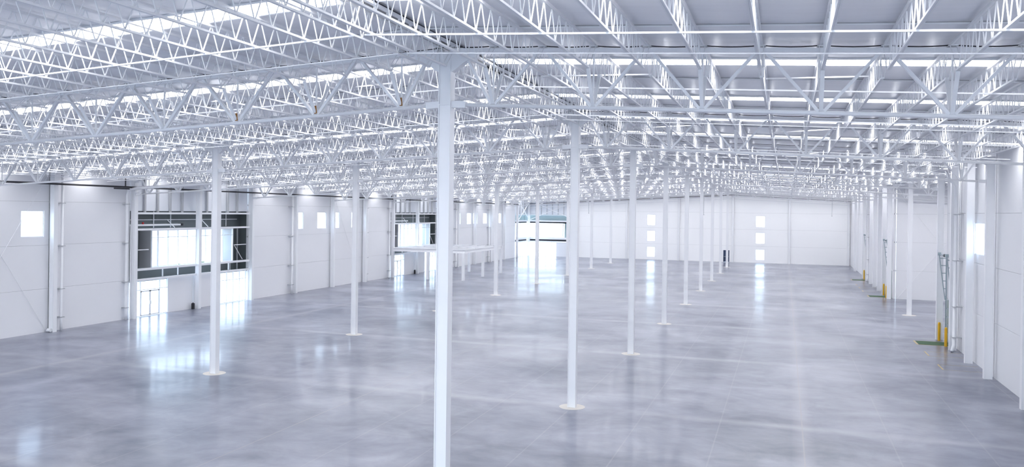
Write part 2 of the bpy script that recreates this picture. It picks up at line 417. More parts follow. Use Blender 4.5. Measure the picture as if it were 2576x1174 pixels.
# ------------------------------------------------------------------ columns
CW, CD = .30, .27
def hsec(mb, w, d, z0, z1, tf=.02, tw=.014):
    mb.box(-w/2, -w/2+tf, -d/2, d/2, z0, z1); mb.box(w/2-tf, w/2, -d/2, d/2, z0, z1)
    mb.box(-w/2+tf, w/2-tf, -d/2+.03, -d/2+.03+tw, z0, z1); mb.box(-w/2+tf, w/2-tf, d/2-.03-tw, d/2-.03, z0, z1)
    return mb
def column(x, y, ztop, label, group, pad=True, w=CW, d=CD, cap=True, collar=None):
    e = thing('steel_column', label, 'column', (x, y, 0), 0, group)
    part('shaft', hsec(MB(), w, d, 0.0, ztop), 'steel', e)
    if pad:
        p = MB(); n = 40; R = .48
        p.v = [(R*math.cos(2*math.pi*i/n), R*math.sin(2*math.pi*i/n), .004) for i in range(n)] + [(R*math.cos(2*math.pi*i/n), R*math.sin(2*math.pi*i/n), -.01) for i in range(n)]
        p.f = [tuple(range(n))]+[(i, i+n, (i+1)%n+n, (i+1)%n) for i in range(n)]
        part('base_pad', p, 'pad', e, label='round pale mortar pad at the foot')
    if collar is not None:
        c = MB(); c.box(-w/2-.004, w/2+.004, -d/2-.004, d/2+.004, collar-.012, collar+.012)
        part('stiffener', c, 'steel', e)
    if cap:
        c = MB(); c.box(-w/2-.04, w/2+.04, -d/2-.03, d/2+.03, ztop, ztop+.02); part('cap_plate', c, 'steel', e)
    return e
rows = [(XR, 'ridge row'), (X2, 'row between ridge and window wall')]
for X, nm in rows:
    for n in range(-1, 9):
        if n < 0: lab = 'white steel column outside the view, '+nm
        elif X == XR: lab = ['largest white steel column, under the ridge, its base below the view',
                           'white steel column under the ridge on a round pale pad, second from the front'][n] if n < 2 else \
                           'white steel column under the roof ridge, %s from the front' % ORD[n+1]
        else: lab = 'white steel column in the row between ridge and window wall, %s visible from the front' % ORD[n] if n else 'white steel column in the window side row, outside the view'
        if X == X2 and n == 0: continue
        column(X, Y0+n*B, zs(ZT-.12, X), lab, 'freestanding steel columns of the ' + nm, collar=zs(ZB-.02, X))
column(X3, 64.96, zs(ZT-.12, X3), 'freestanding white column in the open annex beside the dock wall', None, collar=zs(ZB, X3))
wl_names = {34.96: 'beside the single high window at the wall end', 40.96: 'at the near side of the large glazed opening', 46.96: 'in the middle of the large glazed opening',
            52.96: 'at the distant side of the large glazed opening', 58.96: 'before the first pair of high windows', 64.96: 'between the first two pairs of high windows',
            70.96: 'after the second pair of high windows', 76.96: 'before the glazed opening behind the steel platform', 82.96: 'in the middle of the opening behind the steel platform',
            88.96: 'after the opening behind the steel platform', 94.96: 'behind the steel platform, before its high windows', 100.96: 'past the platform between distant high windows',
            106.96: 'past the platform, between the last high windows', 112.96: 'after the last high window', 118.96: 'at the edge of the glazed corner', 124.96: 'standing in the glazed corner'}
for k, y in enumerate([10.96, 16.96, 22.96, 28.96]+list(wl_names)):
    column(XL, y, zs(ZT-.15, XL), 'white wall column on window wall, '+wl_names.get(y, 'ahead of the view'), 'steel columns along the window wall', pad=False, cap=False, w=.32)
rwc = [16.96, 28.96, 34.96, 40.96, 44.96, 48.96, 52.96, 77.1, 80.96, 84.96, 88.96, 92.96, 96.96, 100.96, 112.96]
rwn = {34.96: 'at the edge of the view beside a downspout', 40.96: 'in front of the bright side window', 44.96: 'lit by the bright side window', 48.96: 'with a bent downspout next to the first dock door',
       52.96: 'at the annex corner behind the yellow bollard', 77.1: 'at the distant annex corner by the second dock door', 112.96: 'standing before the far wall'}
for y in rwc:
    lab = 'white wall column on dock wall, '+rwn[y] if y in rwn else ('white wall column on dock wall, %s beyond the second dock door' % ORD[[80.96, 84.96, 88.96, 92.96, 96.96, 100.96].index(y)+1] if y > 80 else 'white wall column on dock wall, ahead of the view')
    column(X3, y, zs(ZT-.15, X3), lab, 'steel columns along the dock wall', pad=False, cap=False, w=.34 if y != 112.96 else CW)
for x, nm in ((-31.6, 'beside the glazed corner'), (-23.53, 'between glazed corner and stacked windows'), (-15.47, 'between stacked windows and blue door'), (XR, 'right beside the blue door'), (.65, 'between stacked windows and dock wall'), (X3, 'at the dock wall corner')):
    column(x, 125.0, zs(ZT-.15-.9, x), 'white steel column against the far wall, '+nm, 'steel columns along the far wall', pad=False, cap=False)

# end wall beam
bm = MB(); bk = MB()
for side, xe in ((-1, WL+.1), (1, WR-.1)):
    bm.bar((XR, YE-.12, 10.02), (xe, YE-.12, 10.02-SL*abs(xe-XR)), .2, .12)
    bk.bar((XR, YE-.10, 10.115), (xe, YE-.10, 10.115-SL*abs(xe-XR)), .16, .07)
    bm.bar((XR, YE-.02, 9.55), (xe, YE-.02, 9.55-SL*abs(xe-XR)), .04, .09)
o = struct('trim_3', bm, 'steel'); o['label'] = 'sloping white beam along the top of the far wall'
struct('beam_gap', bk, 'black', o)

# ------------------------------------------------------------------ cross girders
def girder_proto():
    e = thing('roof_girder', '', 'girder', (0,0,0))
    zt = ZT-.05-ZB
    P = lambda x, z: (x, 0, z-SL*x)
    top = MB(); 
    for yy in (-.055, .055): top.bar((.1, yy, zt-SL*.1), (SP-.1, yy, zt-SL*(SP-.1)), .085, .085)
    part('top_chord', top, 'steel', e)
    bot = MB(); bot.tube(P(.14, 0), P(SP-.14, 0), .044, 12); bot.smooth = True
    part('bottom_chord', bot, 'steel', e)
    gk = MB()                                         # shadow gap between chord and roof, drawn as a sagging black strip
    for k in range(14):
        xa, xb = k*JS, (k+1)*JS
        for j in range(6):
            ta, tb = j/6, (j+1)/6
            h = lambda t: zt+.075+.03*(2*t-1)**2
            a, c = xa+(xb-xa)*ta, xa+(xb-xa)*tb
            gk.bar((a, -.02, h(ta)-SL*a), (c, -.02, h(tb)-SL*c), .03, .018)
    part('shadow_gap_strip', gk, 'black', e, label='black strip drawn for the shadow gap, sagging between the joist seats')
    for k in range(1, 14, 2):
        x = k*JS
        for dx in (-1, 1):
            d = MB(); tx = x+dx*(JS-.09) if 0 < x+dx*JS < SP-.01 else x+dx*(JS-.42)
            for yy in (-.03, .03): d.bar((x+dx*.05, yy, .03-SL*x), (tx, yy, zt-.02-SL*tx), .042, .06)
            part('web_diagonal', d, 'steel', e)
        v = MB(); v.bar((x, 0, .03-SL*x), (x, 0, zt-.02-SL*x), .035, .03); part('web_post', v, 'joist', e)
        for dy in (-1, 1):
            kb = MB(); kb.bar((x, dy*.04, .04-SL*x), (x, dy*.53, .76-SL*x), .075, .035, (0,1,0)); part('knee_brace', kb, 'joist', e)
    for x0, sg in ((.15, 1), (SP-.15, -1)):
        h = MB(); zt2 = zt-.02
        pts = [(0, zt2), (.62, zt2), (.60, zt2-.13), (.48, zt2-.17), (.34, zt2-.24), (.20, zt2-.34), (.09, zt2-.43), (0, zt2-.47)]
        n = len(pts)
        for yy in (-.10, .10): h.v += [(x0+sg*a, yy, z-SL*(x0+sg*a)) for a, z in pts]
        h.f = [tuple(range(n)), tuple(range(n, 2*n))[::-1]]+[(i, i+n, (i+1)%n+n, (i+1)%n) for i in range(n)]
        part('haunch_plate', h, 'steel', e)
        s2 = MB(); s2.bar(P(x0, 0), P(x0+sg*.34, 0), .15, .15); part('end_sleeve', s2, 'steel', e)
    return e
GP = girder_proto(); first = [True]
def put_girder(xc, side, y, label, group='triangulated cross girders carrying the roof'):
    loc = (xc, y, zs(ZB, xc)); rz = 0 if side > 0 else math.pi
    if first[0]:
        first[0] = False; GP.location = [c*S for c in loc]; GP.rotation_euler[2] = rz; GP['label'] = label; GP['group'] = group; return GP
    return recopy(GP, loc, rz, label, group)
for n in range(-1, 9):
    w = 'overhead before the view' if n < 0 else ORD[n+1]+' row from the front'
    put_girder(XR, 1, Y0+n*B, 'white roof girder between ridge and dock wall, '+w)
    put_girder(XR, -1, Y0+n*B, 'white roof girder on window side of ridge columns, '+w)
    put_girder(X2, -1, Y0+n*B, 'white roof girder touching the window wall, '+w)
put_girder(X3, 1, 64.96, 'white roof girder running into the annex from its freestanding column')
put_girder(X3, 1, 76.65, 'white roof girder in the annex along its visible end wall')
# rust stains at three girder nodes
for x in (XR-JS, XR-3*JS, XR-5*JS):
    r = MB(); z = zs(ZB, x)
    r.bar((x+.03, Y0-.075, z+.05), (x+.01, Y0-.075, z+.24), .07, .012)
    solo('rusty_gusset', r, 'rust', 'small rust-brown gusset on the first girder, %s from the foreground column' % ORD[int((XR-x)/JS+1.01)//2], 'gusset', (x, Y0-.07, z+.04), 'rust-stained gussets on the first girder')

# ------------------------------------------------------------------ open-web joists
def joist_meshes():
    t = MB()
    for xx in (-.022, .022): t.box(xx-.020, xx+.020, .0, B, -.045, 0)
    bt = MB()
    for xx in (-.016, .016): bt.box(xx-.0145, xx+.0145, .52, B-.52, -.60, -.562)
    bt.box(-.016, .016, .55, B-.55, -.590, -.588)
    w = MB(); n = 22; y0, y1 = .62, B-.62; p = (y1-y0)/n
    for i in range(n):
        a, c = y0+i*p, y0+(i+1)*p
        w.bar((0, a, -.58), (0, (a+c)/2-.008, -.03), .018, .017, (0,1,0)); w.bar((0, (a+c)/2+.008, -.03), (0, c, -.58), .018, .017, (0,1,0))
    ends = []
    for s0, s1, a, c in ((.60, .06, -.02, .1), (B-.60, B-.06, B-.1, B+.02)):
        e_ = MB()
        for xx in (-.045, .045): e_.tube((xx, s0, -.58), (xx*1.2, s1, -.04), .009, 5)
        e_.box(-.09, .09, a, c, -.058, -.045); ends.append(e_)
    return t, bt, w, ends[0], ends[1]
JT = joist_meshes(); JN = ('top_chord', 'bottom_chord', 'web', 'end_support', 'end_support')
jm = [mb.mesh(nm, 'joist') for mb, nm in zip(JT, JN)]
cand = []
for n in range(-1, 9):
    ks = [(0, -1), (0, 1)]+[(k, -1) for k in range(1, 28)]+[(k, 1) for k in range(1, 14)]
    for k, side in ks:
        x = XR+side*(k*JS if k else .2); y = Y0+n*B; z = zs(11.06, x)
        vis = 0; tot = 0
        for j in range(25):
            q = proj(x, y+B*j/24, z-.3)
            if q and 0 < q[0] < 2576 and 0 < q[1] < 1174: vis += 1; tot += 1/q[2]**2
        cand.append([tot, n, k, side, x, y, z])
cand.sort(key=lambda c: -c[0])
def joist(c, parts=True):
    tot, n, k, side, x, y, z = c
    bay = 'before the first cross girder' if n < 0 else 'past the %s cross girder' % ORD[n+1]
    sw = 'window' if side < 0 else 'dock'
    pos = '%s from ridge toward %s wall' % (ORD[k], sw) if k else 'paired at the ridge, %s side' % sw
    e = thing('roof_joist', 'white open-web roof joist %s, %s' % (bay, pos), 'joist', (x, y, z), 0, 'open-web joists under the roof sheets')
    for m_, nm in zip(jm, JN): link(nm, m_, e)
for c in cand[:300]: joist(c)
far = MB()
rest = [c[4:] for c in cand[300:] if c[1] >= 0]
for n in (3, 4):
    for k in range(1, 15): rest.append((X3+k*JS, Y0+n*B+(.1 if n == 3 else -.02), zs(11.06, X3+k*JS)))
unseen = [c for c in cand[300:] if c[1] < 0]
for c in unseen: joist(c)
for (x, y, z) in rest:
    for mb_ in JT[:3]:
        k = len(far.v); far.v += [(a+x, b_+y, c_+z) for a, b_, c_ in mb_.v]; far.f += [tuple(i+k for i in q) for q in mb_.f]
solo('distant_roof_joists', far, 'joist', 'remaining small white joists in the distant roof bays by the far wall', 'joists', kind='stuff')
print('joists', len(cand), len(rest), len(unseen))

# bridging angles between joists, at bottom chord level
for n in range(-1, 9):
    for off, w, nm in ((2.15, .031, 'first'), (8.25 if n >= 0 else 8.0, .031, 'second'), (9.75, .022, 'third, thinner')):
        for side, xe in ((-1, WL+.35), (1, X3-.1)):
            y = Y0+n*B+off; m_ = MB(); x0 = XR+side*.1
            z0 = zs(10.44, x0); z1 = zs(10.44, xe)
            m_.bar((x0, y, z0), (xe, y, z1), w*.3, w); m_.bar((x0, y+w/2, z0-w*.4), (xe, y+w/2, z1-w*.4), w, w*.25)
            bay = 'before the first cross girder' if n < 0 else 'past the %s cross girder' % ORD[n+1]
            solo('bridging_angle', m_, 'joist', 'thin white bridging bar %s, %s slope, %s in the bay' % (bay, 'window-wall' if side < 0 else 'dock-wall', nm), 'bridging bar', (x0, y, z0), 'bridging bars tying the joists')

# ------------------------------------------------------------------ glazed openings in the left wall
WALLC = [0]
def opening(Ya, tag_words, idx):
    Yb = Ya+12
    ztp = zl
    # white sheet above, dark cladding box outside
    U = MB(); U.box(WL-.12, WL-.08, Ya, Yb, 6.95, ztp)
    w = struct('wall_left_upper_%d' % idx, U, 'sheet')
    K = MB()
    xo = WL-1.0
    K.box(xo-.05, xo, Ya-.3, Yb+.3, 5.62, 7.1); K.box(xo-.05, xo, Ya-.3, Ya+1.85, 2.3, 5.62); K.box(xo-.05, xo, Yb-1.75, Yb+.3, 2.3, 5.62)
    K.box(xo-.05, xo, Ya+1.85, Yb-1.75, 2.3, 3.15)
    K.box(xo, WL-.1, Ya-.35, Ya-.3, 2.3, 7.1); K.box(xo, WL-.1, Yb+.3, Yb+.35, 2.3, 7.1)
    K.box(xo, WL-.1, Ya-.3, Yb+.3, 7.05, 7.1); K.box(xo, WL-.1, Ya-.3, Yb+.3, 2.3, 2.35)
    struct('wall_left_cladding_%d' % idx, K, 'clad')
    e = thing('facade_frame', 'white steel facade frame %s, beams, posts and dark cladding behind' % tag_words, 'frame', (WL, Ya, 0))
    o = (WL, Ya, 0)
    for za, h, nm in ((6.80, .13, 'beam'), (5.74, .13, 'beam'), (3.13, .15, 'beam'), (2.46, .13, 'beam')):
        for a, c in ((Ya+.18, Ya+5.85), (Ya+6.15, Yb-.18)):
            b_ = MB(); b_.box(XL-.12, XL-.02, a, c, za-h/2, za+h/2); part(nm, b_, 'steel', e, o)
    for yy in (1.2, 2.35, 3.5, 4.65, 7.2, 8.35, 9.5, 10.6):
        p = MB(); p.box(WL-.02, WL+.08, Ya+yy-.07, Ya+yy+.07, 6.87, ztp-.05); part('stud', p, 'grey', e, o)
    for yy in (1.5, 3.0, 4.6, 7.4, 9.0, 10.5):
        p = MB(); p.box(WL-.95, WL-.9, Ya+yy-.03, Ya+yy+.03, 5.8, 6.95); part('girt_post', p, 'steel', e, o)
    p = MB(); p.box(WL-.96, WL-.91, Ya+.2, Yb-.2, 6.32, 6.37); part('girt', p, 'steel', e, o)
    for yy in (2.9, 4.35, 8.2, 9.7):
        p = MB(); p.box(WL-.05, WL+.02, Ya+yy-.03, Ya+yy+.03, 2.53, 3.05); part('stub_post', p, 'steel', e, o)
    for a, c in ((.25, 1.65), (10.4, 11.8)):
        p = MB(); p.box(WL-.1, WL-.03, Ya+a, Ya+c, 4.36, 4.42); part('side_rail', p, 'steel', e, o)
    for yy in (.62, 1.35, 10.75, 11.6):
        p = MB(); p.box(WL-.75, WL-.68, Ya+yy-.04, Ya+yy+.04, 2.35, 5.6); part('side_post', p, 'grey', e, o)
    p = MB(); p.bar((WL-.3, Ya+10.7, 4.36), (WL-.3, Ya+11.7, 3.22), .04, .04); part('diagonal_strut', p, 'steel', e, o)
    p = MB(); p.bar((WL-.3, Ya+3.6, 6.35), (WL-.1, Ya+4.1, 5.82), .04, .04); part('diagonal_strut', p, 'steel', e, o)
    p = MB(); p.bar((WL-.3, Ya+7.0, 6.35), (WL-.1, Ya+7.5, 5.82), .04, .04); part('diagonal_strut', p, 'steel', e, o)
    # shutter box inside the upper band
    sb = MB(); sb.box(WL-.55, WL-.3, Ya+.25, Ya+4.9, 5.95, 6.07)
    solo('ceiling_rail', sb, 'steel', 'long white rail lying above the window band %s' % tag_words, 'rail', (WL-.4, Ya+.3, 5.95))
    sb2 = MB(); sb2.box(WL-.55, WL-.3, Ya+4.9, Ya+5.15, 5.93, 6.09)
    solo('black_motor', sb2, 'black', 'small black motor at the end of the white rail %s' % tag_words, 'motor', (WL-.4, Ya+5, 5.93))
    # glazing
    ys = [Ya+2.5+.935*i for i in range(8)]
    window('Y', WL, -1, Ya+1.9, Yb-1.8, 3.18, 5.66, mull=ys, trans=(5.17,), fr=.04, depth=.10, setback=.02)
    J = MB()
    for yy in (Ya+1.85, Yb-1.8): J.box(WL-1.0, WL-.02, yy-.05 if yy < Ya+5 else yy, yy if yy < Ya+5 else yy+.05, 3.15, 5.68)
    struct('window_reveal_%d' % idx, J, 'grey')['kind'] = 'structure'
    dl = MB()
    for a, c in ((Ya+1.0, Ya+1.8), (Ya+1.82, Ya+2.62)):
        dl.box(WL-.10, WL-.03, a, a+.06, .02, 1.68); dl.box(WL-.10, WL-.03, c-.06, c, .02, 1.68)
        dl.box(WL-.10, WL-.03, a, c, .02, .10); dl.box(WL-.10, WL-.03, a, c, 1.60, 1.68)
    dl.box(WL-.02, WL+.02, Ya+1.74, Ya+1.77, .75, 1.0); dl.box(WL-.02, WL+.02, Ya+1.85, Ya+1.88, .75, 1.0)
    window('Y', WL, -1, Ya+.2, Ya+3.45, .02, 2.38, mull=(Ya+.95, Ya+2.68), trans=(1.74,), fr=.04, depth=.07, setback=.02, extra=dl)
    window('Y', WL, -1, Ya+8.75, Yb-.2, .02, 2.38, mull=(Ya+9.55, Ya+10.3, Ya+11.05), trans=(1.74,), fr=.04, depth=.07, setback=.02)
    I = MB(); I.box(WL-.2, WL, Ya+3.45, Ya+5.84, 0, 2.4); I.box(WL-.2, WL, Ya+6.16, Ya+8.75, 0, 2.4); I.box(WL-.2, WL, Ya+5.9, Ya+6.1, 0, 2.4)
    struct('wall_left_infill_%d' % idx, I, 'wall')
    p = MB(); p.box(WL+.18, WL+.34, Ya+5.5, Ya+5.66, 0, .42); p.box(WL+.22, WL+.30, Ya+5.54, Ya+5.62, .42, .46)
    solo('junction_post', p, 'black', 'short black box post on the floor by the middle column %s' % tag_words, 'post', (WL+.26, Ya+5.58, 0))
opening(40.96, 'in the first glazed opening', 1)
opening(76.96, 'behind the steel platform', 2)

# ------------------------------------------------------------------ glazed far corner
XC = -31.9
K = MB(); K.box(WL-.9, XC, YE+.85, YE+.9, 5.6, 6.9); K.box(-33.9, XC, YE+.85, YE+.9, 3.0, 5.6); K.box(WL-.9, WL-.85, 118.9, YE+.9, 5.6, 6.9)
struct('wall_far_cladding', K, 'clad2')
K = MB(); K.box(WL-.15, XC, YE+.1, YE+.14, 6.78, 9.6); K.box(WL-.16, WL-.12, 119.1, YE+.1, 6.78, zl)
K.box(XC-.05, XC+.3, YE, YE+.15, 0, 9.9)
struct('wall_far_upper', K, 'sheet')
K = MB(); K.box(-35.0, XC, YE, YE+.15, 0, 2.32); struct('wall_far_infill', K, 'wall')
e = thing('facade_frame', 'white steel framing of the glazed far corner with crossed braces', 'frame', (WL, YE, 0)); o = (WL, YE, 0)
for za, h in ((6.70, .10), (5.72, .24), (2.92, .34), (2.42, .12)):
    b_ = MB(); b_.box(WL+.2, XC, YE-.1, YE, za-h/2, za+h/2); part('beam', b_, 'steel', e, o)
    b_ = MB(); b_.box(WL, WL+.1, 119.1, YE-.15, za-h/2, za+h/2); part('beam', b_, 'steel', e, o)
for i in range(8):
    b_ = MB(); b_.box(-38.6+i*.95-.05, -38.6+i*.95+.05, YE+.02, YE+.1, 6.75, 9.3); part('stud', b_, 'grey', e, o)
for i in range(4):
    b_ = MB(); b_.box(WL-.1, WL, 120.2+i*1.2-.05, 120.2+i*1.2+.05, 6.75, zl-.1); part('stud', b_, 'grey', e, o)
for a, c in (((-39.3, 124.6, 5.95), (-31.8, 124.6, 9.0)), ((-39.3, 124.6, 9.0), (-31.8, 124.6, 5.95)), ((-39.5, 119.2, 5.95), (-39.5, 124.6, 8.7)), ((-39.5, 119.2, 8.7), (-39.5, 124.6, 5.95))):
    b_ = MB(); b_.bar(a, c, .09, .09); part('cross_brace', b_, 'steel', e, o)
K = MB()
K.box(WL+.2, XC, YE+.12, YE+.16, 5.35, 5.62); K.box(WL+.2, XC, YE+.12, YE+.16, 2.46, 2.78); K.box(WL-.16, WL-.12, 119.1, YE, 5.35, 5.62); K.box(WL-.16, WL-.12, 119.1, YE, 2.46, 2.78)
part('dark_band', K, 'black', e, o, label='black recessed bands between the white beams')
window('X', YE, 1, WL+.25, -33.9, 3.1, 5.4, mull=[-39+1.0*i for i in range(6)], fr=.05)
window('X', YE, 1, WL+.25, -35.0, .02, 2.36, mull=[-38.7+.95*i for i in range(4)], trans=(1.7,), fr=.05)
window('Y', WL, -1, 119.15, YE-.05, 3.1, 5.4, mull=[120.5, 121.8, 123.1], fr=.05)
window('Y', WL, -1, 119.15, YE-.05, .02, 2.36, mull=[120.5, 121.8, 123.1], trans=(1.7,), fr=.05)

# ------------------------------------------------------------------ steel platform (mezzanine frame)
pe = thing('steel_platform', 'white unfinished steel platform frame on posts beside the window wall', 'platform', (-31.4, 76.6, 0))
o = (-31.4, 76.6, 0)
for x, y in ((-31.4, 76.7), (-31.4, 82.4), (-31.4, 88.3), (-35.4, 76.7), (-35.4, 82.4), (-35.4, 88.3)):
    b_ = MB(); b_.box(x-.13, x+.13, y-.13, y+.13, 0, 2.86); part('post', b_, 'steel', pe, o)
for a, c in (((-39.4, 76.7), (-31.25, 76.7)), ((-39.4, 82.4), (-31.4, 82.4)), ((-39.4, 88.3), (-31.25, 88.3)), ((-31.4, 76.7), (-31.4, 88.3)), ((-35.4, 76.7), (-35.4, 88.3)), ((-39.4, 76.7), (-39.4, 88.3))):
    b_ = MB()
    A, Bv = Vector((*a, 0)), Vector((*c, 0))
    for z, w_, h_ in ((3.17, .16, .03), (3.0, .03, .34), (2.84, .16, .03)): b_.bar(A+Vector((0,0,z)), Bv+Vector((0,0,z)), w_, h_)
    part('edge_beam', b_, 'steel', pe, o)
for x in (-38.6, -37.5, -36.4, -34.4, -33.4, -32.4):
    b_ = MB(); b_.box(x-.05, x+.05, 76.8, 88.2, 3.08, 3.2); part('floor_beam', b_, 'steel', pe, o)

# ------------------------------------------------------------------ pipes, conduits, braces
def arc(p, q, r, n=5):
    return [tuple(Vector(p).lerp(Vector(q), i/n)) for i in range(n+1)]
def downspout(name, pts, r, label, collars, axis, wallx, group='white downspouts on the walls'):
    e = thing(name, label, 'downspout', pts[-1], 0, group); o = pts[-1]
    m_ = MB(); m_.path(pts, r, 12); m_.smooth = True; part('pipe', m_, 'steel', e, o)
    for z in collars:
        x, y = pts[-2][0], pts[-2][1]; c = MB(); c.box(min(x-.1, wallx+.005), max(x+.1, wallx-.005), y-.16, y+.16, z-.02, z+.02); part('bracket', c, 'grey', e, o)
cz = (7.38, 4.9, 2.42, .78)
for y, lb_ in ((35.5, 'beside the wall column near the single high window'), (58.45, 'before the first pair of high windows'), (71.35, 'after the second pair of high windows')):
    downspout('downspout', [(XL+.02, y, zl-.05), (XL+.02, y, .6), (XL+.02, y, 0)], .075, 'white vertical downspout on window wall, '+lb_, cz, 'Y', WL)
for y, lb_ in ((40.45, 'with bend at top beside the first glazed opening'), (76.4, 'with bend at top beside the opening behind the platform')):
    z0 = zs(9.99, XL)
    downspout('downspout', [(-32.5, y, z0+.42), (-38.9, y, z0+.1), (XL-.0, y, z0-.02), (XL-.1, y, z0-.35), (XL-.1, y, .6), (XL-.1, y, .0)] if y < 60 else
              [(-32.5, y, z0+.42), (-38.9, y, z0+.1), (XL, y, z0-.02), (XL-.1, y, z0-.35), (XL-.1, y, .5), (XL+.15, y-.5, .05)], .095, 'white drain pipe on window wall, '+lb_, cz, 'Y', WL)
for y, lb_ in ((94.4, 'past the platform'), (106.4, 'between the last high windows')):
    downspout('downspout', [(XL, y, zl-.05), (XL, y, .4), (XL+.15, y-.4, .05)], .08, 'white downspout with kicked-out foot on window wall, '+lb_, cz, 'Y', WL)
cd = MB(); cd.tube((XL-.05, 40.72, 0), (XL-.05, 40.72, 6.0), .03)
solo('conduit', cd, 'steel', 'slim white conduit beside the bent drain pipe', 'conduit', (XL-.05, 40.72, 0))
downspout('downspout', [(X3-.5, 48.45, 9.75), (X3-.32, 48.45, 9.25), (X3-.02, 48.45, 8.95), (X3-.02, 48.45, .35), (X3-.16, 48.2, .06)], .085, 'white downspout with elbow foot beside the first dock door', cz, 'Y', WR)
downspout('downspout', [(X3, 34.4, 10.0), (X3, 34.4, .4), (X3, 34.4, 0)], .085, 'white downspout at the edge of the view on dock wall', cz, 'Y', WR)
downspout('downspout', [(X3-.4, 96.4, 9.75), (X3, 96.4, 9.2), (X3, 96.4, .4), (X3-.1, 96.2, .06)], .085, 'white downspout beside the third dock door', cz, 'Y', WR)
bp_ = MB(); bp_.path([(WL+.62, 6, 8.52), (WL+.62, 40, 8.46), (WL+.62, 80, 8.36), (WL+.62, 118.5, 8.3)], .055, 8)
e = thing('black_pipe', 'long black pipe running high along the window wall', 'pipe', (WL+.62, 6, 8.52)); part('pipe', bp_, 'black', e, (WL+.62, 6, 8.52))
for y in (39.9, 76.0, 112.5):
    q = MB(); q.tube((WL+.62, y, 8.45), (WL+.62, y, 9.2), .04); q.tube((WL+.62, y-.9, 8.35), (WL+.62, y+.3, 8.35), .045); part('branch', q, 'black', e, (WL+.62, 6, 8.52))
v = MB(); v.tube((WL-.25, 42.3, 6.07), (WL-.25, 42.3, 6.2), .06); solo('red_valve', v, 'red', 'tiny red valve on the white rail in the first opening', 'valve', (WL-.25, 42.3, 6.07))
for k, (x, z1) in enumerate(((-11.05, 7.15), (6.1, 7.2), (-28.0, 7.16))):
    q = MB(); q.tube((x, 118, z1), (x, 118, zs(10.44, x)), .03, 6); q.box(x-.05, x+.05, 117.95, 118.05, z1-.1, z1)
    solo('hanging_conduit', q, 'grey', 'thin grey conduit hanging before far wall, '+['between stacked windows and ridge', 'close to the dock wall', 'close to the glazed corner'][k], 'conduit', (x, 118, z1-.1))
for k, (a, c) in enumerate((((WL+.05, 29.1, 9.0), (WL+.05, 34.8, .02)), ((WL+.07, 29.1, .02), (WL+.07, 34.8, 9.0)), ((WL+.05, 65.2, 9.0), (WL+.05, 70.7, .02)), ((WR+.3, 77.22, 9.3), (16.6, 77.22, .02)), ((WR+.3, 77.2, .02), (16.6, 77.2, 9.3)))):
    q = MB(); q.tube(a, c, .013, 6)
    lab = ['falling toward the first glazed opening, by the single high window', 'rising toward the first glazed opening, by the single high window', 'crossing the second pair of high windows', 'falling across the annex end wall', 'rising across the annex end wall'][k]
    solo('brace_rod', q, 'steel', 'thin diagonal brace rod '+lab, 'brace rod', a if a[2] < c[2] else c)
q = MB(); q.tube((WL+.2, 34.75, .12), (WL+.42, 34.75, .12), .1, 14); solo('pipe_stub', q, 'steel', 'short white capped pipe stub at the wall foot by the single high window', 'pipe', (WL+.3, 34.75, .02))
# long diagonal bars high in the roof
for k, (n, sx) in enumerate(((0, 1), (1, 1), (2, 1), (1, -1), (0, -1))):
    y = Y0+n*B
    for j, (xa, xb) in enumerate(((1.9, 4.2), (7.0, 9.2))):
        q = MB(); za = zs(10.55, XR+sx*xa); zb_ = zs(10.95, XR+sx*xb)
        q.bar((XR+sx*xa, y+1.2, za), (XR+sx*xb, y+3.2, zb_), .045, .03)
        solo('diagonal_brace', q, 'joist', 'thin white flat diagonal brace past the %s cross girder, %s side, %s ridge' % (ORD[n+1], 'dock' if sx > 0 else 'window', 'close to' if j == 0 else 'away from'), 'brace', (XR+sx*xa, y+1.2, za))

